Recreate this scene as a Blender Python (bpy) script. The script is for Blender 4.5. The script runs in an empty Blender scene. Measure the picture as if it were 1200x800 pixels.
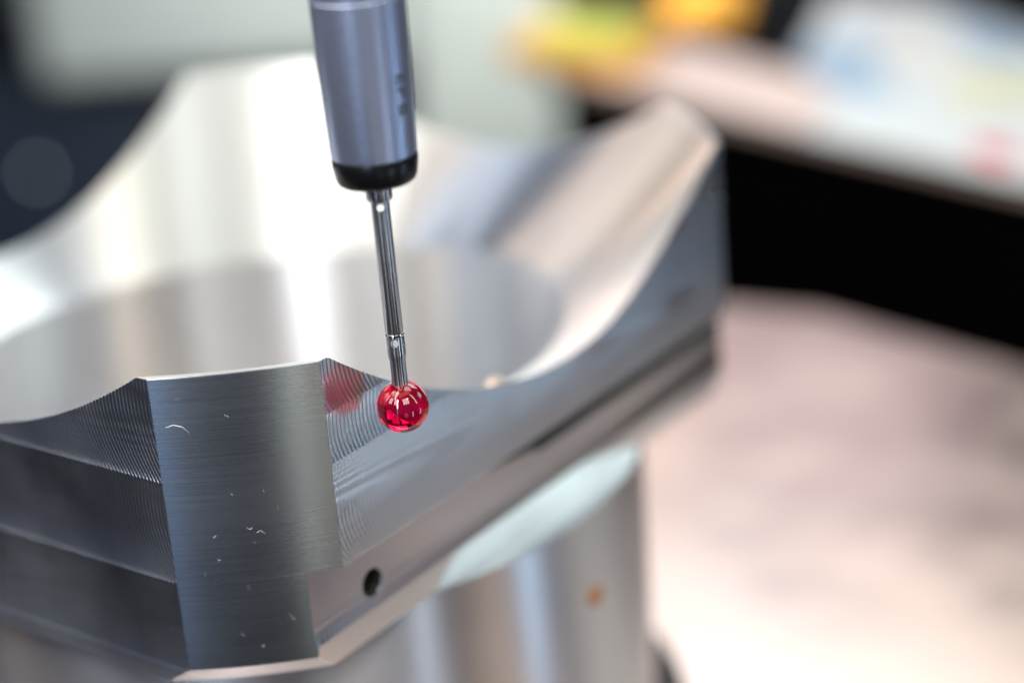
import bpy, bmesh, math, random
from mathutils import Vector, Matrix, noise
PI = math.pi
K = 0.064                     # one unit of the layout below is the outer radius of the machined ring: 64 mm
S = bpy.context.scene
COL = S.collection

# ------------------------------------------------------------------ camera
cd = bpy.data.cameras.new('camera'); cam = bpy.data.objects.new('camera', cd); COL.objects.link(cam)
CP = Vector((2.93851, -3.01320, 1.88476))
FW = Vector((-0.557655, 0.740543, -0.374989)); RT = Vector((0.813784, 0.576800, -0.071112)); UP = RT.cross(FW)
cam.matrix_world = Matrix(((RT.x, UP.x, -FW.x, CP.x*K), (RT.y, UP.y, -FW.y, CP.y*K), (RT.z, UP.z, -FW.z, CP.z*K), (0, 0, 0, 1)))
cd.sensor_width = 36; cd.lens = 74.15; cd.clip_start = 0.01; cd.clip_end = 50
cd.dof.use_dof = True; cd.dof.focus_distance = 3.49*K; cd.dof.aperture_fstop = 7.2; cd.dof.aperture_blades = 0
S.camera = cam

# ------------------------------------------------------------------ view, world
S.view_settings.view_transform = 'Standard'; S.view_settings.look = 'None'
S.view_settings.exposure = 0.10; S.view_settings.gamma = 1.0; S.view_settings.use_curve_mapping = False
S.render.engine = 'CYCLES'
S.cycles.use_denoising = True; S.cycles.max_bounces = 10; S.cycles.transmission_bounces = 8; S.cycles.glossy_bounces = 6
S.cycles.sample_clamp_indirect = 8; S.cycles.caustics_refractive = True; S.cycles.caustics_reflective = True
wd = bpy.data.worlds.new('World'); S.world = wd; wd.use_nodes = True
wd.node_tree.nodes['Background'].inputs[0].default_value = (0.10, 0.20, 0.58, 1)
wd.node_tree.nodes['Background'].inputs[1].default_value = 0.13

# ------------------------------------------------------------------ area lights out of view, most added as fills to shape reflections (az, el seen from the ring, distance, size, colour, radiance)
def lamp(name, az, el, dist, w, h, col, L, target=(0, 0, 0.2)):
    a, e = math.radians(az), math.radians(el)
    t = Vector(target)
    p = t + Vector((math.cos(a)*math.cos(e), math.sin(a)*math.cos(e), math.sin(e)))*dist
    l = bpy.data.lights.new(name, 'AREA'); l.shape = 'RECTANGLE'; l.size = w*K; l.size_y = h*K
    l.color = col; l.energy = L*PI*(w*K)*(h*K)
    o = bpy.data.objects.new(name, l); COL.objects.link(o); o.location = p*K
    o.rotation_euler = (t-p).to_track_quat('-Z', 'Y').to_euler()
    return o
LAMPS = [
    ('ceiling_softbox', -20, 74, 5, 3.8, 2.8, (1.000, 0.969, 0.566), 0.66),
    ('streak_strip_light', -84, 66, 5, 0.7, 3.4, (1.000, 0.934, 0.863), 6.86),
    ('warm_fill', 160, 20, 6, 2.4, 2.4, (1.000, 0.75, 0.56), 1.5),  # added fill that warms the right side of the mouth
    ('pale_ledge_fill', 53, 24, 7, 2.4, 1.8, (0.89, 1.0, 0.91), 2.5),  # added fill that brightens the pale ledge
    ('streak_low_light', -68, 30, 6, 0.55, 3.5, (0.992, 0.997, 1.000), 13.0),
    ('warm_streak_left', -130, 34, 6, 0.6, 4, (1.000, 0.78, 0.56), 5.4),  # added, like its right-hand twin, for the tan streaks in the bore
    ('far_fill', -50, 40, 6, 3, 3, (0.695, 1.000, 0.999), 2.10, (-5.0, 6.2, -1.0)),  # added fill for the bench and cabinet fronts
    ('low_fill', 108, 8, 6.5, 2, 2.4, (1.000, 0.846, 0.948), 0.72),  # low fills added behind the ring, not a window
    ('low_fill', 132, 8, 6.5, 2, 2.4, (1.000, 0.66, 0.46), 2.8),
    ('side_fill', -150, 38, 6, 2.4, 2.2, (0.80, 0.90, 1.0), 2.5),  # this and its namesakes: fills added round the ring to balance its tones
    ('side_fill', -30, 38, 6, 2.4, 2.2, (1.000, 0.985, 0.934), 5.10),
    ('side_fill', 90, 38, 6, 2.4, 2.2, (0.995, 0.99, 0.90), 3.5),
    ('side_fill', 120, 38, 6, 2.4, 2.2, (0.90, 0.99, 1.000), 3.2),
    ('top_fill', -120, 66, 5, 2, 1.8, (1.000, 0.907, 0.624), 2.89),  # overhead fills added to balance the tones of the ring
    ('top_fill', 60, 66, 5, 2, 1.8, (1.000, 0.991, 0.892), 3.07),
    ('warm_streak_right', 12, 34, 6, 0.5, 4, (1.000, 0.82, 0.58), 6.6),
    ('narrow_strip', -68, 12, 6, 0.4, 4, (0.547, 0.799, 1.000), 1.76),
    ('side_fill', -105, 38, 6, 1.6, 2.2, (0.992, 0.996, 1.000), 4.91),
    ('side_fill', -75, 38, 6, 1.6, 2.2, (0.974, 0.997, 1.000), 5.59),
    ('side_fill', 105, 38, 6, 1.6, 2.2, (0.184, 0.654, 1.000), 0.38),
    ('housing_fill', -50, 25, 2.6, 1.2, 1.2, (0.98, 1.000, 0.97), 11.5, (-4.1, 6.8, -0.6)),  # added fill that brightens the housing
    ('low_front_fill', -40, -14, 7, 0.35, 2.2, (0.938, 1.000, 0.910), 1.27),  # low fills added for streaks and tone on the lug and lower cylinder
    ('low_front_fill', -33, -14, 7, 0.3, 2.2, (1.000, 0.849, 0.639), 0.88),
    ('low_front_fill', -70, -14, 7, 0.8, 2.2, (0.25, 0.50, 1.000), 0.42),
    ('low_front_fill', -12, -14, 7, 0.6, 2.2, (0.78, 0.88, 1.000), 3.4),
    ('low_front_fill', 22, -14, 7, 0.8, 2.2, (0.50, 0.75, 1.000), 3.5),
    ('low_front_fill', 50, -14, 7, 0.8, 2.2, (0.128, 0.151, 1.000), 0.30),
    ('small_tube', -135, 66, 5.0, 0.28, 0.17, (1.0, 1.0, 1.0), 40.0),
    ('small_tube', 98, 53, 5.0, 0.32, 0.17, (1.0, 1.0, 1.0), 40.0),
    ('small_tube', -20, 43, 5.0, 0.24, 0.21, (1.0, 1.0, 1.0), 40.0),
]
for a in LAMPS: lamp(*a)

# ------------------------------------------------------------------ helpers
def tag(o, label=None, cat=None, group=None, kind=None):
    if label: o['label'] = label
    if cat: o['category'] = cat
    if group: o['group'] = group
    if kind: o['kind'] = kind
    return o
def empty(name, loc, label, cat, group=None):
    o = bpy.data.objects.new(name, None); COL.objects.link(o); o.location = Vector(loc)*K
    o.empty_display_size = 0.01
    return tag(o, label, cat, group)
def link(name, me, mats, parent=None, smooth=None):
    """links a mesh whose coordinates are world coordinates in layout units"""
    base = Vector((0, 0, 0))
    if parent is not None: base = parent.location if parent.parent is None else parent.parent.location + parent.location
    me.transform(Matrix.Translation(-base) @ Matrix.Scale(K, 4))
    if not isinstance(mats, (list, tuple)): mats = [mats]
    for m in mats: me.materials.append(m)
    if smooth is not None:
        me.shade_smooth()
        me.set_sharp_from_angle(angle=math.radians(smooth))
    o = bpy.data.objects.new(name, me); COL.objects.link(o)
    if parent is not None: o.parent = parent
    return o
def bm_mesh(bm, name='mesh'):
    me = bpy.data.meshes.new(name); bm.to_mesh(me); bm.free(); return me
def lathe(prof, n=96, cap=True):
    bm = bmesh.new(); rings = []
    for r, z in prof:
        if r < 1e-6: rings.append([bm.verts.new((0, 0, z))])
        else: rings.append([bm.verts.new((r*math.cos(2*PI*i/n), r*math.sin(2*PI*i/n), z)) for i in range(n)])
    for a, b in zip(rings, rings[1:]):
        for i in range(n):
            j = (i+1) % n
            va = [a[0]] if len(a) == 1 else [a[i], a[j]]
            vb = [b[0]] if len(b) == 1 else [b[j], b[i]]
            if len(va)+len(vb) > 2: bm.faces.new(va+vb)
    bmesh.ops.recalc_face_normals(bm, faces=bm.faces)
    return bm
def prism(pts, z0, z1, bevel=0.0):
    bm = bmesh.new()
    a = [bm.verts.new((x, y, z0)) for x, y in pts]; b = [bm.verts.new((x, y, z1)) for x, y in pts]
    n = len(pts)
    bm.faces.new(a[::-1]); bm.faces.new(b)
    for i in range(n): bm.faces.new((a[i], a[(i+1) % n], b[(i+1) % n], b[i]))
    bmesh.ops.recalc_face_normals(bm, faces=bm.faces)
    if bevel: bmesh.ops.bevel(bm, geom=bm.edges[:], offset=bevel, segments=3, profile=0.5, affect='EDGES')
    return bm
# room frame: R0 to the right of the camera, F0 away from it
AZ = math.radians(127); F0 = Vector((math.cos(AZ), math.sin(AZ), 0)); R0 = Vector((math.sin(AZ), -math.cos(AZ), 0))
def fr(x, d): v = R0*x + F0*d; return (v.x, v.y)
def room_box(x0, x1, d0, d1, z0, z1, bevel=0.0):
    return prism([fr(x0, d0), fr(x1, d0), fr(x1, d1), fr(x0, d1)], z0, z1, bevel)

# ------------------------------------------------------------------ materials
def mat(name):
    m = bpy.data.materials.new(name); m.use_nodes = True
    nt = m.node_tree; return m, nt, nt.nodes['Principled BSDF']
class NB:
    def __init__(s, nt): s.nt = nt
    def new(s, t, **kw):
        n = s.nt.nodes.new(t)
        for k, v in kw.items(): setattr(n, k, v)
        return n
    def put(s, sock, v):
        if hasattr(v, 'is_output') or isinstance(v, bpy.types.NodeSocket): s.nt.links.new(v, sock)
        else: sock.default_value = v
    def m(s, op, a, b=0.0, c=None):
        n = s.new('ShaderNodeMath', operation=op); s.put(n.inputs[0], a); s.put(n.inputs[1], b)
        if c is not None: s.put(n.inputs[2], c)
        return n.outputs[0]
    def coords(s):
        tc = s.new('ShaderNodeTexCoord'); sc = s.new('ShaderNodeVectorMath', operation='SCALE')
        s.nt.links.new(tc.outputs['Object'], sc.inputs[0]); sc.inputs['Scale'].default_value = 1/K
        return sc.outputs[0]
    def noise(s, vec, scale, detail=2, mul=(1, 1, 1)):
        mp = s.new('ShaderNodeVectorMath', operation='MULTIPLY'); s.put(mp.inputs[0], vec); mp.inputs[1].default_value = mul
        n = s.new('ShaderNodeTexNoise'); s.nt.links.new(mp.outputs[0], n.inputs['Vector']); n.inputs['Scale'].default_value = scale
        n.inputs['Detail'].default_value = detail; return n.outputs['Fac']
    def ramp(s, f, stops):
        r = s.new('ShaderNodeValToRGB'); s.put(r.inputs[0], f); e = r.color_ramp.elements
        e[0].position, e[0].color = stops[0]; e[1].position, e[1].color = stops[1]
        for p, c in stops[2:]: q = e.new(p); q.color = c
        return r.outputs[0]
    def rng(s, f, a, b, lo=0.0, hi=1.0):
        n = s.new('ShaderNodeMapRange'); s.put(n.inputs[0], f)
        n.inputs[1].default_value = lo; n.inputs[2].default_value = hi; n.inputs[3].default_value = a; n.inputs[4].default_value = b
        return n.outputs[0]
    def bump(s, h, dist, strength=1.0, normal=None):
        b = s.new('ShaderNodeBump'); s.put(b.inputs['Height'], h); b.inputs['Distance'].default_value = dist*K; b.inputs['Strength'].default_value = strength
        if normal is not None: s.nt.links.new(normal, b.inputs['Normal'])
        return b.outputs[0]
ALU = (0.80, 0.82, 0.85, 1)
def turned(name, base=ALU, rough=0.26, aniso=0.85, depth=0.0006, dings=False, rot=0.25):
    m, nt, p = mat(name); b = NB(nt); v = b.coords()
    p.inputs['Base Color'].default_value = base; p.inputs['Metallic'].default_value = 1
    p.inputs['Anisotropic'].default_value = aniso; p.inputs['Anisotropic Rotation'].default_value = rot
    tg = b.new('ShaderNodeTangent', direction_type='RADIAL', axis='Z'); nt.links.new(tg.outputs[0], p.inputs['Tangent'])
    g = b.noise(v, 1.0, 4, (1.2, 1.2, 160)); g2 = b.noise(v, 1.0, 2, (6, 6, 520)); big = b.noise(v, 3.0, 3)
    b.put(p.inputs['Roughness'], b.m('ADD', b.rng(g2, rough-0.025, rough+0.025), b.rng(big, -0.02, 0.03, 0.3, 0.7)))
    h = b.m('ADD', g, b.m('MULTIPLY', g2, 0.6))
    bv = None
    if dings:
        bv = b.new('ShaderNodeBevel'); bv.samples = 4; bv.inputs['Radius'].default_value = 0.0028*K
    n = b.bump(h, depth, 1.0, bv.outputs[0] if bv else None)
    if dings:
        # small nicks: sparse bright/dark specks pressed into the turned face
        vo = b.new('ShaderNodeTexVoronoi'); mp = b.new('ShaderNodeVectorMath', operation='MULTIPLY'); nt.links.new(v, mp.inputs[0]); mp.inputs[1].default_value = (26, 26, 34)
        nt.links.new(mp.outputs[0], vo.inputs['Vector']); vo.inputs['Scale'].default_value = 1
        sp = b.m('LESS_THAN', vo.outputs['Distance'], 0.06)
        pick = b.new('ShaderNodeSeparateColor'); nt.links.new(vo.outputs['Color'], pick.inputs[0])
        sp = b.m('MULTIPLY', sp, b.m('LESS_THAN', pick.outputs[0], 0.10))
        n = b.bump(sp, 0.012, 1.0, n)
        rr = p.inputs['Roughness'].links[0].from_socket
        b.put(p.inputs['Roughness'], b.m('ADD', rr, b.m('MULTIPLY', sp, 0.3)))
    nt.links.new(n, p.inputs['Normal'])
    return m
def milled(name, axis, spacing, R, v0s, base=ALU, rough=0.31, depth=0.00038, second=0.5, off=0.0):
    """end-milled face: families of cutter arcs, one centre line per pass; axis = object axis that runs along the face"""
    m, nt, p = mat(name); b = NB(nt); v = b.coords()
    p.inputs['Base Color'].default_value = base; p.inputs['Metallic'].default_value = 1
    sx = b.new('ShaderNodeSeparateXYZ'); nt.links.new(v, sx.inputs[0]); u = sx.outputs[axis]; w = b.m('SUBTRACT', sx.outputs[2], 0.69)   # height above the ledge; the object's origin is at its foot
    # centre height of the pass this point lies in
    c = None
    for lo, v0 in v0s:
        st = v0 if c is None else b.m('ADD', b.m('MULTIPLY', b.m('GREATER_THAN', w, lo), v0-prev), c)
        c = st; prev = v0
    d = b.m('SUBTRACT', w, c); arc = b.m('SQRT', b.m('MAXIMUM', b.m('SUBTRACT', R*R, b.m('MULTIPLY', d, d)), 1e-4))
    wob = b.m('ADD', b.m('MULTIPLY', b.noise(v, 3.0, 1), spacing*1.2), b.m('MULTIPLY', b.noise(v, 1.0, 2, (14, 14, 2)), spacing*0.4))
    k = 2*PI/spacing
    f1 = b.m('SINE', b.m('MULTIPLY', b.m('ADD', b.m('ADD', u, arc), wob), k))
    f2 = b.m('SINE', b.m('MULTIPLY', b.m('ADD', b.m('SUBTRACT', u, arc), wob), k*1.03))
    msk = b.rng(b.noise(v, 2.2, 2), 0.0, 1.0, 0.35, 0.62)
    h = b.m('ADD', f1, b.m('MULTIPLY', b.m('MULTIPLY', f2, second), msk))
    fine = b.noise(v, 90.0, 3)
    h = b.m('ADD', h, b.m('MULTIPLY', fine, 0.8))
    bv = b.new('ShaderNodeBevel'); bv.samples = 4; bv.inputs['Radius'].default_value = 0.0028*K
    nt.links.new(b.bump(h, depth, 1.0, bv.outputs[0]), p.inputs['Normal'])
    b.put(p.inputs['Roughness'], b.rng(b.noise(v, 4.0, 3), rough-0.05, rough+0.06, 0.3, 0.7))
    return m
M_TURN = turned('turned_aluminium', dings=True, rough=0.27, aniso=0.55, depth=0.00013)
M_BORE = turned('bored_aluminium', rough=0.42, aniso=1.0, depth=0.0002)
M_FUN = turned('faced_aluminium', rough=0.38, aniso=0.9, depth=0.0002)
M_LOW = turned('lower_turned_aluminium', rough=0.36, aniso=0.95, depth=0.0002)
M_MR = milled('milled_aluminium_right', 1, 0.0098, 0.150, [(-9, 0.22), (0.205, 0.30), (0.394, 0.455), (0.485, 0.57)])
M_BAND = milled('milled_aluminium_band', 1, 0.012, 0.215, [(-9, 0.30)], depth=0.00004, rough=0.17, second=0.1)
M_ML = milled('milled_aluminium_left', 0, 0.0085, 0.25, [(-9, 0.15), (0.205, 0.34), (0.394, 0.53)], rough=0.36, depth=0.00055)
M_LEDGE = turned('faced_ledge_aluminium', rough=0.30, aniso=0.3)
def simple(name, col, rough=0.5, metallic=0.0, nscale=0, namt=0.0, bump=0.0, **kw):
    m, nt, p = mat(name); b = NB(nt); p.inputs['Roughness'].default_value = rough; p.inputs['Metallic'].default_value = metallic
    p.inputs['Base Color'].default_value = (*col, 1)
    if nscale:
        v = b.coords(); f = b.noise(v, nscale, 4)
        lo = tuple(max(0, c*(1-namt)) for c in col)+(1,); hi = tuple(min(1, c*(1+namt)) for c in col)+(1,)
        b.put(p.inputs['Base Color'], b.ramp(f, [(0.3, lo), (0.7, hi)]))
        b.put(p.inputs['Roughness'], b.rng(f, max(0.02, rough-0.08), rough+0.08, 0.3, 0.7))
        if bump: nt.links.new(b.bump(f, bump), p.inputs['Normal'])
    for k, val in kw.items(): p.inputs[k.replace('_', ' ')].default_value = val
    return m

# ------------------------------------------------------------------ setting
M_SHADE = simple('shaded_groove', (0.07, 0.08, 0.07), 0.7, 0.6, 12, 0.3)  # shade under the step, painted as near-black metal
M_TABLE = simple('ground_steel_plate', (0.88, 0.71, 0.65), 0.42, 1.0, 2.6, 0.10, 0.0005)
M_FLOOR = simple('dark_floor', (0.012, 0.012, 0.013), 0.7, 0, 2.0, 0.3)
M_WALL = simple('slate_wall', (0.030, 0.036, 0.046), 0.6, 0, 0.6, 0.25)
tp = [(-0.98, 2.60), (-0.452, 2.72), (-0.15, 2.79), (0.626, 2.645), (3.6, 2.1), (3.6, 1.9), (1.25, -0.30), (0.60, -0.95), (-1.0, -0.95), (-1.0, 2.4)]
tag(link('table_surface', bm_mesh(prism(tp, -0.86, -0.72, 0.012)), M_TABLE, smooth=30), kind='structure')
tag(link('floor', bm_mesh(prism([(-40, -40), (40, -40), (40, 40), (-40, 40)], -9.2, -9.0)), M_FLOOR), kind='structure')
tag(link('back_wall', bm_mesh(room_box(-16, 16, 10.5, 10.8, -9.0, 6.0)), M_WALL), kind='structure')

# ------------------------------------------------------------------ machined ring
d, dl, dbr, dbl, d2 = 0.76144, 0.83532, 0.85313, 0.75822, 0.71852
R2, RB, H, ZB, ZS, ZC, Q2 = 0.80056, 0.650, 0.58265, 0.22081, 0.20165, 0.036, 0.1258
ZTAB = -0.69
ring = empty('machined_ring', (0, 0, ZTAB), 'large machined aluminium ring with tall corner lugs and a wide bore', 'machine part')
def corners(dr, dd, dR, dL):          # azimuth of the eight corners for the four flat distances: right, back right, back left, left
    out = []
    for az, q in ((0, dr), (PI/2, dd), (PI, dR), (3*PI/2, dL)):
        a = math.acos(q); out += [az-a, az+a]
    return sorted(x % (2*PI) for x in out)
def fillet(z, zb, h, a):
    return a*(1-(z-zb)/h)**2 if zb <= z < zb+h else 0.0
def prof(z, low):
    """flat distances (right, back right, back left, left) and turned radius at height z; low = just below a step"""
    lf = 0.0
    for zb in (0.394, 0.205, 0.028):
        top = 0.394 if zb == 0.205 else (0.205 if zb == 0.028 else 9)
        if (z > zb or (z == zb and not low)) and (z < top or (z == top and low)): lf = fillet(z, zb, 0.014, 0.0016)
    if z < 0.028 or (z == 0.028 and low): lf = 0.0
    if z > ZS or (z == ZS and not low):
        r = d
        if z > 0.394 or (z == 0.394 and not low): r += fillet(z, 0.394, 0.04, 0.0012)
    else:
        r = d2
        if 0.055 <= z < 0.10: r += 0.004*(1-(z-0.055)/0.045)**2
        elif z < 0.055: r += 0.004*(z/0.055)
    R = 1.0 if z >= ZC else 1.0-(ZC-z)*0.8
    return (r, dbr, dbl, dl+lf, R)
base_c = corners(d, dbr, dbl, dl)
N = 960
tb = sorted(set([2*PI*i/N for i in range(N)]))
for c in base_c:                      # snap nearest sample to each corner
    i = min(range(len(tb)), key=lambda i: abs(tb[i]-c)); tb[i] = c
def warp(t, rc):
    bc = base_c
    if t < bc[0] or t >= bc[-1]:
        a0, a1, r0, r1 = bc[-1], bc[0]+2*PI, rc[-1], rc[0]+2*PI
        tt = t if t >= bc[-1] else t+2*PI
        return r0+(tt-a0)/(a1-a0)*(r1-r0)
    for k in range(7):
        if bc[k] <= t < bc[k+1]: return rc[k]+(t-bc[k])/(bc[k+1]-bc[k])*(rc[k+1]-rc[k])
def rad(t, pr):
    r = pr[4]; w = 4
    for k, az in enumerate((0, PI/2, PI, 3*PI/2)):
        c = math.cos(t-az)
        if c > 0.2 and pr[k]/c < r-1e-9: r = pr[k]/c; w = k
    return r, w
def topz(t):
    r, w_ = rad(t, (d, dbr, dbl, dl, 1.0))
    u = (min(r, 0.988)-0.6415)/(0.988-0.6415)
    z = ZB+(H-ZB)*(u+Q2*u*(u-1))
    if w_ == 0:                                   # the right flat dips slightly past its middle
        y = r*math.sin(t)
        if -0.25 < y < 0.64: z -= 0.020*math.sin(PI*(y+0.25)/0.89)**2
    return z, r
RIM = [(-30, .272), (63, .272), (85, .25), (105, .22), (124, .20), (170, .20), (195, .215), (230, .25), (270, .272), (330, .272)]
def rimz(a):                                      # height of the bore rim at azimuth a
    a = math.degrees(a)
    while a < -30: a += 360
    while a > 330: a -= 360
    for (a0, z0), (a1, z1) in zip(RIM, RIM[1:]):
        if a0 <= a <= a1:
            f = (a-a0)/(a1-a0); return z0+(z1-z0)*f*f*(3-2*f)
tz = [topz(t)[0] for t in tb]
rows = []
zs = sorted(set([0.181, 0.187, 0.193, 0.197, 0.170, 0.162, 0.154, 0.0, 0.015, 0.028, 0.032, ZC, 0.042, 0.046, 0.055, 0.065, 0.08, 0.10, 0.14, 0.150, 0.158, 0.165, 0.175, ZS, 0.205, 0.210, 0.215, 0.223, 0.228, 0.24, 0.255, 0.29, 0.33, 0.37,
                 0.394, 0.399, 0.404, 0.412, 0.417, 0.43, 0.444, 0.48, 0.52, 0.56, H]))
for z in zs:
    if z in (0.028, ZS, 0.205, 0.394): rows.append((z, True))
    rows.append((z, False))
bm = bmesh.new(); grid = []; cache = {}
for z, low in rows:
    line = []
    for j, t in enumerate(tb):
        zz = min(z, tz[j]); lw = low and zz == z
        key = (zz, lw)
        if key not in cache:
            pr = prof(zz, lw); cache[key] = (pr, corners(*pr[:4]) if pr[4] > 0.94 else None)
        pr, rc = cache[key]
        if pr[4] < 1: rc = corners(*[q/pr[4] for q in pr[:4]])
        t2 = warp(t, rc); r, w = rad(t2, pr)
        vx, vy = r*math.cos(t2), r*math.sin(t2)
        if w == 0 and (zz < ZS or (zz == ZS and lw)) and zz > 0.14:      # undercut shaped to hold the dark shade line under the step, running out towards the front lug
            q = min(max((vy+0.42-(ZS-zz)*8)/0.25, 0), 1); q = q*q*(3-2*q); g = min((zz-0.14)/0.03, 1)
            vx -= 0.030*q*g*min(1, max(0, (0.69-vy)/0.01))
        line.append((bm.verts.new((vx, vy, zz)), w))
    grid.append(line)
n = len(tb)
# material index: 0 turned, 1 milled right, 2 milled left, 3 funnel, 4 bore, 5 lower cylinder, 6 ledge
def quad(a, b, c, e, mi):
    try: f = bm.faces.new((a, b, c, e)); f.material_index = mi
    except ValueError: pass
for i in range(len(rows)-1):
    for j in range(n):
        k = (j+1) % n
        a, b = grid[i][j], grid[i][k]; c, e = grid[i+1][k], grid[i+1][j]
        mid = (tb[j]+(tb[k] if k else 2*PI))/2
        _, w = rad(mid, (d, dbr, dbl, dl, 1.0))
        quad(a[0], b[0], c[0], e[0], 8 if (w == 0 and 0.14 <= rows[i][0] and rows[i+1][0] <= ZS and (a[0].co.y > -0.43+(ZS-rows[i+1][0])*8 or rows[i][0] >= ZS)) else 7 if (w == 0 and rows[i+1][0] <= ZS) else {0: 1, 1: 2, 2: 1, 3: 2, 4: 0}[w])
top = [v for v, w in grid[-1]]
# narrow land on the lugs, then the sloping mouth down to the bore
prev = top; steps = 26
def ringrow(fn):
    return [bm.verts.new(fn(j)) for j in range(n)]
def outer(j):
    v = top[j].co; r = math.hypot(v.x, v.y); a = math.atan2(v.y, v.x); return v, r, a
land = []
for j in range(n):
    v, r, a = outer(j); rr = min(r-0.0015, 0.988) if r < 0.9995 else 0.988
    land.append(bm.verts.new((rr*math.cos(a), rr*math.sin(a), v.z-(0.0 if r > 0.9995 else 0.0004))))
for j in range(n): quad(prev[j], prev[(j+1) % n], land[(j+1) % n], land[j], 3)
prev = land
for s in range(1, steps+1):
    f = s/steps; line = []
    for j in range(n):
        v = land[j].co; r = math.hypot(v.x, v.y); a = math.atan2(v.y, v.x)
        rr = r+(RB+0.004-r)*f; g = 1-f; rz = rimz(a)
        line.append(bm.verts.new((rr*math.cos(a), rr*math.sin(a), rz+(v.z-rz)*(g+Q2*g*(g-1)))))
    for j in range(n): quad(prev[j], prev[(j+1) % n], line[(j+1) % n], line[j], 3)
    prev = line
for z in (None, 0.1, -0.1, -0.3, -0.5, ZTAB):
    line = []
    for j in range(n):
        v = prev[j].co; a = math.atan2(v.y, v.x); line.append(bm.verts.new((RB*math.cos(a), RB*math.sin(a), v.z-0.004 if z is None else z)))
    for j in range(n): quad(prev[j], prev[(j+1) % n], line[(j+1) % n], line[j], 4)
    prev = line
bore_end = prev
prev = [v for v, w in grid[0]]
for r, z, mi in ((R2, 0.0, 6), (R2+0.0, -0.006, 5), (R2, -0.25, 5), (R2, -0.5, 5), (R2, ZTAB+0.02, 5), (R2-0.02, ZTAB, 5)):
    line = []
    for j in range(n):
        v = prev[j].co; a = math.atan2(v.y, v.x); line.append(bm.verts.new((r*math.cos(a), r*math.sin(a), z)))
    for j in range(n): quad(prev[j], line[j], line[(j+1) % n], prev[(j+1) % n], mi)
    prev = line
for j in range(n): quad(prev[j], bore_end[j], bore_end[(j+1) % n], prev[(j+1) % n], 5)
bmesh.ops.remove_doubles(bm, verts=bm.verts, dist=1e-5)
bmesh.ops.dissolve_degenerate(bm, dist=1e-6, edges=bm.edges)
bmesh.ops.recalc_face_normals(bm, faces=bm.faces)
body = link('body', bm_mesh(bm), [M_TURN, M_MR, M_ML, M_FUN, M_BORE, M_LOW, M_LEDGE, M_BAND, M_SHADE], ring, smooth=18)
# drilled hole in the lower right band
def cutter(bm_, name):
    me = bm_mesh(bm_, name); return me
hb = lathe([(0, -0.058), (0.027, -0.055), (0.027, 0.10), (0, 0.10)], 40)
bmesh.ops.transform(hb, matrix=Matrix.Translation((d2+0.0, -0.531, 0.104)) @ Matrix.Rotation(PI/2, 4, 'Y'), verts=hb.verts)
def boolean_cut(obj, cut_meshes):
    """cuts each mesh out of obj and keeps the result as plain mesh data; the cutters are removed again"""
    cuts = []
    for me in cut_meshes:
        me.transform(Matrix.Scale(K, 4)); c = bpy.data.objects.new('cut', me); COL.objects.link(c); cuts.append(c)
        md = obj.modifiers.new('cut', 'BOOLEAN'); md.operation = 'DIFFERENCE'; md.solver = 'EXACT'; md.object = c
    dg = bpy.context.evaluated_depsgraph_get(); dg.update()
    res = bpy.data.meshes.new_from_object(obj.evaluated_get(dg)); obj.modifiers.clear(); obj.data = res
    for c in cuts: bpy.data.objects.remove(c)
boolean_cut(body, [cutter(hb, 'hole')])
body.data.shade_smooth(); body.data.set_sharp_from_angle(angle=math.radians(18))
for pg in body.data.polygons:
    if pg.material_index in (1, 2, 7, 8): pg.use_smooth = False     # the milled flats are planes
hl = lathe([(0, -0.054), (0.0245, -0.052), (0.0245, -0.012), (0.0268, -0.010), (0.0268, -0.054)], 40)  # black liner added to paint the shade inside the drilled hole
bmesh.ops.transform(hl, matrix=Matrix.Translation((d2, -0.531, 0.104)) @ Matrix.Rotation(PI/2, 4, 'Y'), verts=hl.verts)
link('hole_shade_liner', bm_mesh(hl), simple('hole_shade_black', (0.02, 0.02, 0.018), 0.5, 0.0), ring, smooth=30)
# small brass plug on the lower cylinder
pb = lathe([(0, 0.008), (0.018, 0.008), (0.021, 0.005), (0.021, -0.01)], 28)
bmesh.ops.transform(pb, matrix=Matrix.Translation((R2*0.999, 0.037, -0.181)) @ Matrix.Rotation(PI/2, 4, 'Y'), verts=pb.verts)
link('plug', bm_mesh(pb), simple('brass', (0.62, 0.33, 0.16), 0.3, 1.0), ring, smooth=30)

# fine scratches on the front lug: raised burr lines (azimuth, height)
M_SCR = simple('bright_scratch', (0.74, 0.76, 0.80), 0.5, 0.75)
SCR = [[(-55.51, 0.495), (-54.76, 0.4987), (-53.98, 0.4946), (-53.34, 0.483)], [(-54.19, 0.5425), (-53.91, 0.5467)], [(-49.86, 0.5095), (-49.48, 0.5057)], [(-50.28, 0.3668), (-50.06, 0.3632)], [(-47.18, 0.3681), (-47.06, 0.3615)], [(-49.18, 0.3008), (-48.88, 0.2969), (-48.62, 0.2996)], [(-48.28, 0.2892), (-47.92, 0.2932), (-47.48, 0.2857)], [(-52.48, 0.2876), (-52.12, 0.2918)], [(-48.7, 0.2756), (-48.58, 0.2689)], [(-49.74, 0.1947), (-49.74, 0.1816)], [(-46.24, 0.1319), (-45.96, 0.1228), (-45.59, 0.1151)], [(-46.02, 0.1263), (-45.92, 0.116)], [(-46.01, 0.3351), (-45.98, 0.327)], [(-53.76, 0.2246), (-53.74, 0.2148)], [(-51.04, 0.1011), (-50.74, 0.0955)], [(-52.35, 0.2469), (-52.12, 0.2449)]]
bm = bmesh.new()
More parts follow.
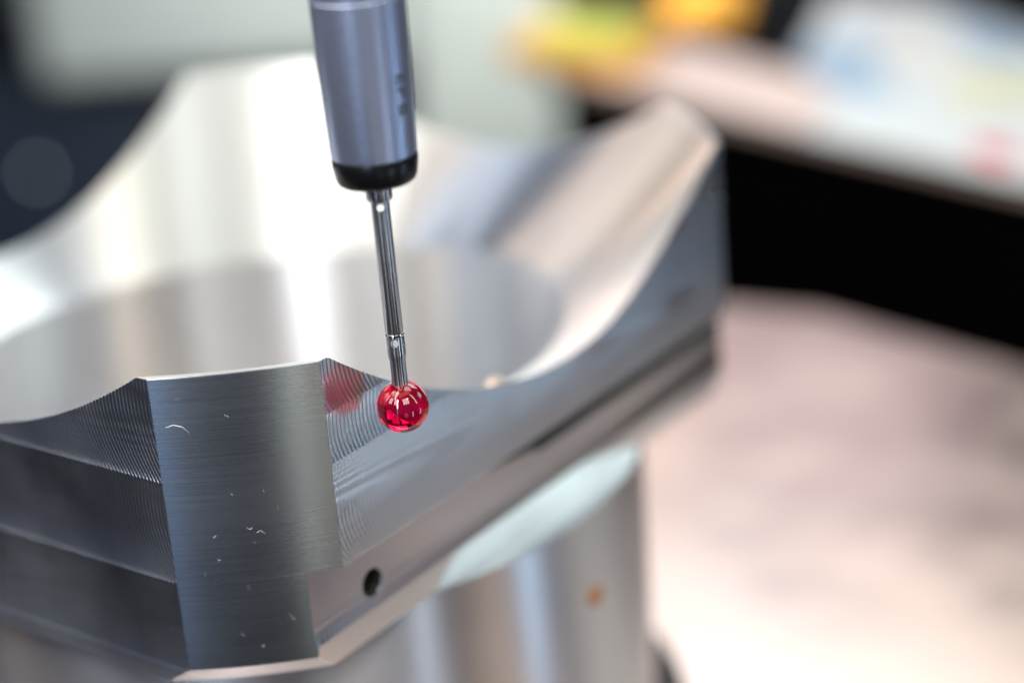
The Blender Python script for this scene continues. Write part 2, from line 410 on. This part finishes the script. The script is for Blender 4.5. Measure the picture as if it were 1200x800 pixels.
for si, pl in enumerate(SCR):
    m_ = len(pl)*3-2; pts = []
    for i in range(m_):
        f = i/(m_-1)*(len(pl)-1); k = min(int(f), len(pl)-2); f -= k
        pts.append((math.radians(pl[k][0]+(pl[k+1][0]-pl[k][0])*f), pl[k][1]+(pl[k+1][1]-pl[k][1])*f))
    prv = None
    for i, (a, z) in enumerate(pts):
        w = (0.0013 if si == 0 else 0.0007)*math.sin(PI*(i+0.6)/(m_+0.2))
        a1, z1 = pts[min(i+1, m_-1)]; a0, z0 = pts[max(i-1, 0)]
        tx, tz_ = a1-a0, z1-z0; ll = math.hypot(tx, tz_); nx, nz = -tz_/ll, tx/ll
        row = []
        for sgn, r in ((-1, 0.9995), (0, 1.0007), (1, 0.9995)):
            aa = a+nx*w*sgn; row.append(bm.verts.new((r*math.cos(aa), r*math.sin(aa), z+nz*w*sgn)))
        if prv:
            for q in range(2): bm.faces.new((prv[q], prv[q+1], row[q+1], row[q]))
        prv = row
bmesh.ops.recalc_face_normals(bm, faces=bm.faces)
o_ = link('scratch', bm_mesh(bm), M_SCR, ring); o_['kind'] = 'stuff'

# dark seat ring the part stands on
fx = empty('seat_ring', (0, 0, -0.72), 'low dark steel seat ring under the foot of the aluminium part', 'seat ring')
sb = lathe([(0.60, -0.69), (0.862, -0.69), (0.872, -0.697), (0.872, -0.72), (0.60, -0.72), (0.60, -0.69)], 160)
link('ring_body', bm_mesh(sb), simple('blackened_steel', (0.03, 0.028, 0.028), 0.45, 0.6), fx, smooth=30)

# ------------------------------------------------------------------ touch probe
PX = Vector((0.8438, -0.5476, 0.4770)); RBALL = 0.0441
probe = empty('touch_probe', PX, 'blue grey touch probe with black collar and red ruby ball above the ring', 'touch probe')
tilt = Matrix.Rotation(math.radians(-0.72), 3, FW)
tilt = tilt @ Matrix.Rotation(math.radians(0.0), 3, RT)
def along(bm_):
    bmesh.ops.transform(bm_, matrix=Matrix.Translation(PX) @ tilt.to_4x4(), verts=bm_.verts); return bm_
M_SATIN, nt, p = mat('satin_blue_grey_anodised'); b = NB(nt); v = b.coords()
p.inputs['Base Color'].default_value = (0.58, 0.64, 0.84, 1); p.inputs['Metallic'].default_value = 0.9
p.inputs['Roughness'].default_value = 0.36
nt.links.new(b.bump(b.noise(v, 140, 3), 0.0008), p.inputs['Normal'])
M_BLACK = simple('black_collar_plastic', (0.006, 0.006, 0.007), 0.3, 0)
M_STEEL = turned('polished_steel', (0.66, 0.66, 0.69, 1), 0.24, 0.95, 0.00002)
M_PIN = simple('bright_steel', (0.85, 0.83, 0.82), 0.12, 1.0)
pbody = link('probe_body', bm_mesh(along(lathe([(0, 0.440), (0.0660, 0.440), (0.0690, 0.4425), (0.0700, 0.455), (0.0738, 0.575), (0.0750, 0.66), (0.0755, 0.696), (0.0745, 0.6975), (0.0745, 0.7005), (0.0758, 0.702), (0.0765, 0.90), (0.0765, 1.30), (0, 1.30)], 128))), M_SATIN, probe, smooth=30)
link('collar', bm_mesh(along(lathe([(0, 0.440), (0.0685, 0.440), (0.0695, 0.437), (0.0690, 0.425), (0.0655, 0.405), (0.0625, 0.3985), (0.0590, 0.396), (0, 0.396)], 128))), M_BLACK, probe, smooth=30)
link('stylus_hub', bm_mesh(along(lathe([(0, 0.396), (0.0215, 0.396), (0.0220, 0.394), (0.0220, 0.368), (0.0205, 0.3645), (0.0160, 0.3635), (0, 0.3635)], 64))), M_STEEL, probe, smooth=30)
def bore_hole(h, az, el, r, half=0.03):
    hb = lathe([(0, -half), (r, -half), (r, half), (0, half)], 28)
    bmesh.ops.transform(hb, matrix=Matrix.Translation((0, 0, h)) @ Vector((math.cos(az)*math.cos(el), math.sin(az)*math.cos(el), math.sin(el))).to_track_quat('Z', 'Y').to_matrix().to_4x4(), verts=hb.verts)
    m_ = bm_mesh(along(hb)); return m_
stem = link('stem', bm_mesh(along(lathe([(0, 0.3635), (0.0155, 0.3635), (0.0155, 0.134), (0.0148, 0.1325), (0, 0.1325)], 64))), M_STEEL, probe, smooth=30)
link('joint_ring', bm_mesh(along(lathe([(0, 0.1330), (0.0160, 0.1330), (0.0166, 0.1315), (0.0160, 0.1295), (0, 0.1295)], 64))), M_PIN, probe, smooth=30)
joint = link('stylus_joint', bm_mesh(along(lathe([(0, 0.1298), (0.0152, 0.1298), (0.0156, 0.128), (0.0156, 0.098), (0.0148, 0.090), (0.0136, 0.086), (0.0136, 0.030), (0, 0.030)], 64))), M_STEEL, probe, smooth=30)
# cross holes: one faces the camera, one a quarter turn further
AH, EH = math.radians(-53), math.radians(22)
for o_, cuts in ((stem, [(0.349, AH+0.05, EH, 0.0062)]), (joint, [(0.113, AH-0.10, EH, 0.0066), (0.111, AH+PI/2-0.25, 0.0, 0.0062)])):
    ms = []
    for c in cuts: ms.append(bore_hole(*c))
    boolean_cut(o_, ms)
for o_ in (stem, joint):
    o_.data.shade_smooth(); o_.data.set_sharp_from_angle(angle=math.radians(30))
M_RUBY, nt, p = mat('ruby')
p.inputs['Base Color'].default_value = (1.0, 0.004, 0.075, 1); p.inputs['Roughness'].default_value = 0.0
p.inputs['IOR'].default_value = 1.76; p.inputs['Transmission Weight'].default_value = 0.90
bm = bmesh.new(); bmesh.ops.create_uvsphere(bm, u_segments=96, v_segments=64, radius=RBALL)
link('ruby_ball', bm_mesh(along(bm)), M_RUBY, probe, smooth=80)
# engraved characters on the right side of the barrel
M_INK = simple('engraving_ink', (0.05, 0.055, 0.07), 0.6)
def glyph(strokes, h, ang):
    """strokes: (x0, z0, x1, z1) boxes in a 1 x 1 cell wrapped round the barrel"""
    bm = bmesh.new(); cell = 0.016
    for x0, z0, x1, z1 in strokes:
        nn = 5; rr = [(x0+(x1-x0)*i/nn) for i in range(nn+1)]; vs = []
        for zz in (z0, z1):
            for x in rr:
                hh = h+zz*cell; r = 0.0700+(hh-0.455)*0.0317+0.0003; a = ang+x*cell/r
                vs.append(bm.verts.new((r*math.cos(a), r*math.sin(a), hh)))
        for i in range(nn): bm.faces.new((vs[i], vs[i+1], vs[i+nn+2], vs[i+nn+1]))
        ex = bmesh.ops.extrude_face_region(bm, geom=[f for f in bm.faces if f.calc_center_median().length > 0 and all(v_ in vs for v_ in f.verts)])
        for g in ex['geom']:
            if isinstance(g, bmesh.types.BMVert): s_ = 1+0.0003/0.07; g.co.x *= s_; g.co.y *= s_
    bmesh.ops.recalc_face_normals(bm, faces=bm.faces)
    return bm
GA = math.radians(-53+42)
for strokes, h in (([(0, .75, 1, 1.05), (.0, .0, .3, .9), (.7, 0, 1, .9)], 0.562), ([(0, .7, 1, 1), (.6, 0, .95, .8)], 0.541), ([(0, 0, 1, .3), (0, .35, .3, 1), (.65, .3, 1, 1), (.2, .75, .8, 1)], 0.514)):
    link('engraved_character', bm_mesh(along(glyph(strokes, h, GA))), M_INK, probe)

# small bright curl added to stand in for a glint on the rim of the mouth
bm = bmesh.new(); rows_ = []
for i in range(25):
    a = -0.4+i/24*5.0; rr_ = 0.017-0.0025*i/24
    c0 = Vector((0.672, -0.075, 0.294)); row = []
    for q in range(6):
        b_ = q/6*2*PI; r3 = rr_+0.0035*math.cos(b_)
        row.append(bm.verts.new(c0+Vector((r3*math.cos(a)*0.3, r3*math.cos(a), r3*math.sin(a)))+Vector((0.010*math.sin(b_)+0.0004*i, 0, 0))))
    rows_.append(row)
for a_, b_ in zip(rows_, rows_[1:]):
    for q in range(6): bm.faces.new((a_[q], a_[(q+1) % 6], b_[(q+1) % 6], b_[q]))
bm.faces.new(rows_[0]); bm.faces.new(rows_[-1][::-1])
bmesh.ops.recalc_face_normals(bm, faces=bm.faces)
tag(link('glint_curl', bm_mesh(bm), simple('copper_tinted_glint', (0.90, 0.70, 0.56), 0.3, 1.0), smooth=50), 'tiny bright curl standing in for a glint on the near rim of the bore', 'glint')

# ------------------------------------------------------------------ second bench with papers
SC = 1.2015; ZT = -0.50
def bp(x, y): return (CP.x+(x-CP.x)*SC, CP.y+(y-CP.y)*SC)
bench = empty('bench', (*bp(-0.4, 3.4), -9.0), 'black fronted bench with a dark top covered in papers, behind the steel plate', 'bench')
e0, e1 = Vector(bp(-1.405, 3.085)), Vector(bp(0.66, 2.533)); ed = (e1-e0).normalized(); en = Vector((-ed.y, ed.x))
e1 = e1+ed*3.5
def bq(s0, s1, n0, n1, z0, z1, bev=0.01):
    q = [e0+ed*s0+en*n0, e0+ed*s1+en*n0, e0+ed*s1+en*n1, e0+ed*s0+en*n1]
    return bm_mesh(prism([tuple(v_) for v_ in q], z0, z1, bev))
L = (e1-e0).length
link('bench_top', bq(0, L, 0, 2.3, ZT-0.06, ZT), simple('dark_bench_laminate', (0.006, 0.006, 0.007), 0.9, Specular_IOR_Level=0.05), bench, smooth=30)
link('bench_lip', bq(0, L, -0.02, 0.0, ZT-0.03, ZT-0.004, 0.004), simple('wood_lip', (0.28, 0.20, 0.16), 0.5), bench, smooth=30)
link('front_panel', bq(0.05, L, 0.03, 0.10, -9.0, ZT-0.06), simple('black_panel', (0.002, 0.002, 0.002), 1.0, Specular_IOR_Level=0.0), bench)
link('side_panel', bq(0.05, 0.12, 0.10, 2.2, -9.0, ZT-0.06), simple('black_side', (0.002, 0.002, 0.002), 1.0, Specular_IOR_Level=0.0), bench)
def sheet(name, pts, z, th, col, label, cat='paper', group='papers on the far bench', rough=0.55):
    me = bm_mesh(prism([bp(*q) for q in pts], z, z+th))
    o = link(name, me, simple(name+'_paper', col, rough, 0, 2.0, 0.06)); return tag(o, label, cat, group)
sheet('paper_sheet', [(-1.36, 3.11), (-0.202, 2.785), (-0.263, 3.275), (-1.446, 3.731)], ZT+0.001, 0.004, (0.86, 0.66, 0.61), 'pinkish white sheet lying behind the right lug on the bench')
sheet('paper_sheet', [(-0.19, 2.775), (0.651, 2.555), (1.4, 2.5), (0.239, 3.993), (-0.597, 4.523), (-0.932, 4.414), (-0.60, 3.5), (-0.25, 3.25)], ZT+0.001, 0.004, (0.80, 0.82, 0.84), 'large plain white sheet covering the right half of the bench')
sheet('paper_sheet', [(-0.06, 3.55), (0.141, 3.775), (0.45, 3.344), (0.20, 3.12)], ZT+0.006, 0.004, (0.85, 0.83, 0.62), 'small pale yellow note near the right edge of the photo')
sheet('paper_sheet', [(-0.5, 3.9), (-0.3, 4.1), (0.0, 3.75), (-0.25, 3.5)], ZT+0.006, 0.004, (0.88, 0.85, 0.80), 'small cream white note lying on the large white sheet')
sheet('paper_sheet', [(-0.672, 3.642), (-0.547, 3.907), (-0.057, 3.209), (-0.315, 3.176)], ZT+0.005, 0.004, (0.42, 0.58, 0.74), 'pale blue note beside the orange box end of the large white sheet')
sheet('paper_sheet', [(-0.377, 4.279), (0.004, 4.1), (0.194, 3.759), (-0.14, 3.832)], ZT+0.005, 0.004, (0.45, 0.60, 0.78), 'pale blue strip of paper near the top right corner')
sheet('red_tag', [(0.381, 2.804), (0.504, 2.807), (0.562, 2.703), (0.457, 2.695)], ZT+0.006, 0.02, (0.85, 0.05, 0.06), 'small red tag on the bench at the right edge of the photo', 'tag', None)
def bench_box(name, pts, z1, col, lidcol, label):
    c = bp(sum(q[0] for q in pts)/4, sum(q[1] for q in pts)/4)
    r = empty(name, (*c, ZT), label, 'box')
    link('box_body', bm_mesh(prism([bp(*q) for q in pts], ZT+0.001, z1, 0.03)), simple(name+'_body', col, 0.45), r, smooth=40)
    q2 = [(c[0]+(bp(*q)[0]-c[0])*0.68, c[1]+(bp(*q)[1]-c[1])*0.68) for q in pts]
    link('box_lid', bm_mesh(prism(q2, z1, z1+0.025, 0.008)), simple(name+'_lid', lidcol, 0.4), r, smooth=40)
bench_box('yellow_box', [(-1.60, 3.08), (-1.02, 3.14), (-1.22, 3.72), (-1.74, 3.56)], ZT+0.09, (0.80, 0.38, 0.03), (0.70, 0.74, 0.14), 'flat yellow box with greenish yellow lid at the left end of the bench')
bench_box('orange_box', [(-1.25, 3.72), (-1.00, 3.80), (-1.26, 4.34), (-1.60, 4.22)], ZT+0.10, (0.80, 0.36, 0.03), (0.80, 0.42, 0.04), 'orange box behind the pinkish sheet on the bench')

# ------------------------------------------------------------------ machines far behind
hs = empty('machine_housing', (*fr(-1.4, 8.4), -9.0), 'pale grey green machine housing behind the back lug on the left', 'machine')
M_PALE = simple('pale_grey_green_paint', (0.80, 0.84, 0.80), 0.45, 0, 1.0, 0.08)
link('housing_shell', bm_mesh(room_box(-2.14, 0.05, 8.0, 9.6, -1.22, 1.2, 0.12)), M_PALE, hs, smooth=40)
link('housing_base', bm_mesh(room_box(-3.6, 0.0, 8.5, 9.6, -9.0, -1.225, 0.02)), simple('slate_paint', (0.030, 0.042, 0.068), 0.4), hs, smooth=40)
cb = empty('cabinet', (*fr(0.5, 8.3), -9.0), 'plain grey green cabinet between the probe and the yellow box', 'cabinet')
M_CAB = simple('grey_green_paint', (0.66, 0.69, 0.64), 0.5, 0, 1.0, 0.06)
link('cabinet_body', bm_mesh(room_box(0.06, 0.94, 7.8, 9.4, -9.0, 1.3, 0.04)), M_CAB, cb, smooth=40)
link('door', bm_mesh(room_box(0.10, 0.90, 7.77, 7.80, -8.9, 1.2, 0.008)), M_CAB, cb, smooth=40)
M_GLINT, nt, p = mat('glint_glow'); p.inputs['Emission Color'].default_value = (0.8, 0.9, 1.0, 1); p.inputs['Emission Strength'].default_value = 1.6; p.inputs['Base Color'].default_value = (.8, .8, .8, 1)  # glow painted in for a glint; no lamp here
il = empty('glint_disc', (*fr(-2.33, 8.49), -1.86), 'small white glowing disc standing in for a glint on the dark machine base at far left', 'lamp')
def facing(prof_, x, dd, z):
    q = lathe(prof_, 24)
    rot = Matrix(((R0.x, 0, -F0.x), (R0.y, 0, -F0.y), (0, 1, 0))).to_4x4()
    pp = fr(x, dd); bmesh.ops.transform(q, matrix=Matrix.Translation((pp[0], pp[1], z)) @ rot, verts=q.verts); return bm_mesh(q)
link('lens', facing([(0, 0.03), (0.012, 0.028), (0.02, 0.015), (0.022, 0)], -2.33, 8.49, -1.86), M_GLINT, il, smooth=50)  # glowing face of the added glint
link('glint_rim', facing([(0.022, 0), (0.022, 0.012), (0.032, 0.012), (0.034, 0)], -2.33, 8.495, -1.86), simple('glint_rim', (0.1, 0.1, 0.1), 0.4), il, smooth=50)
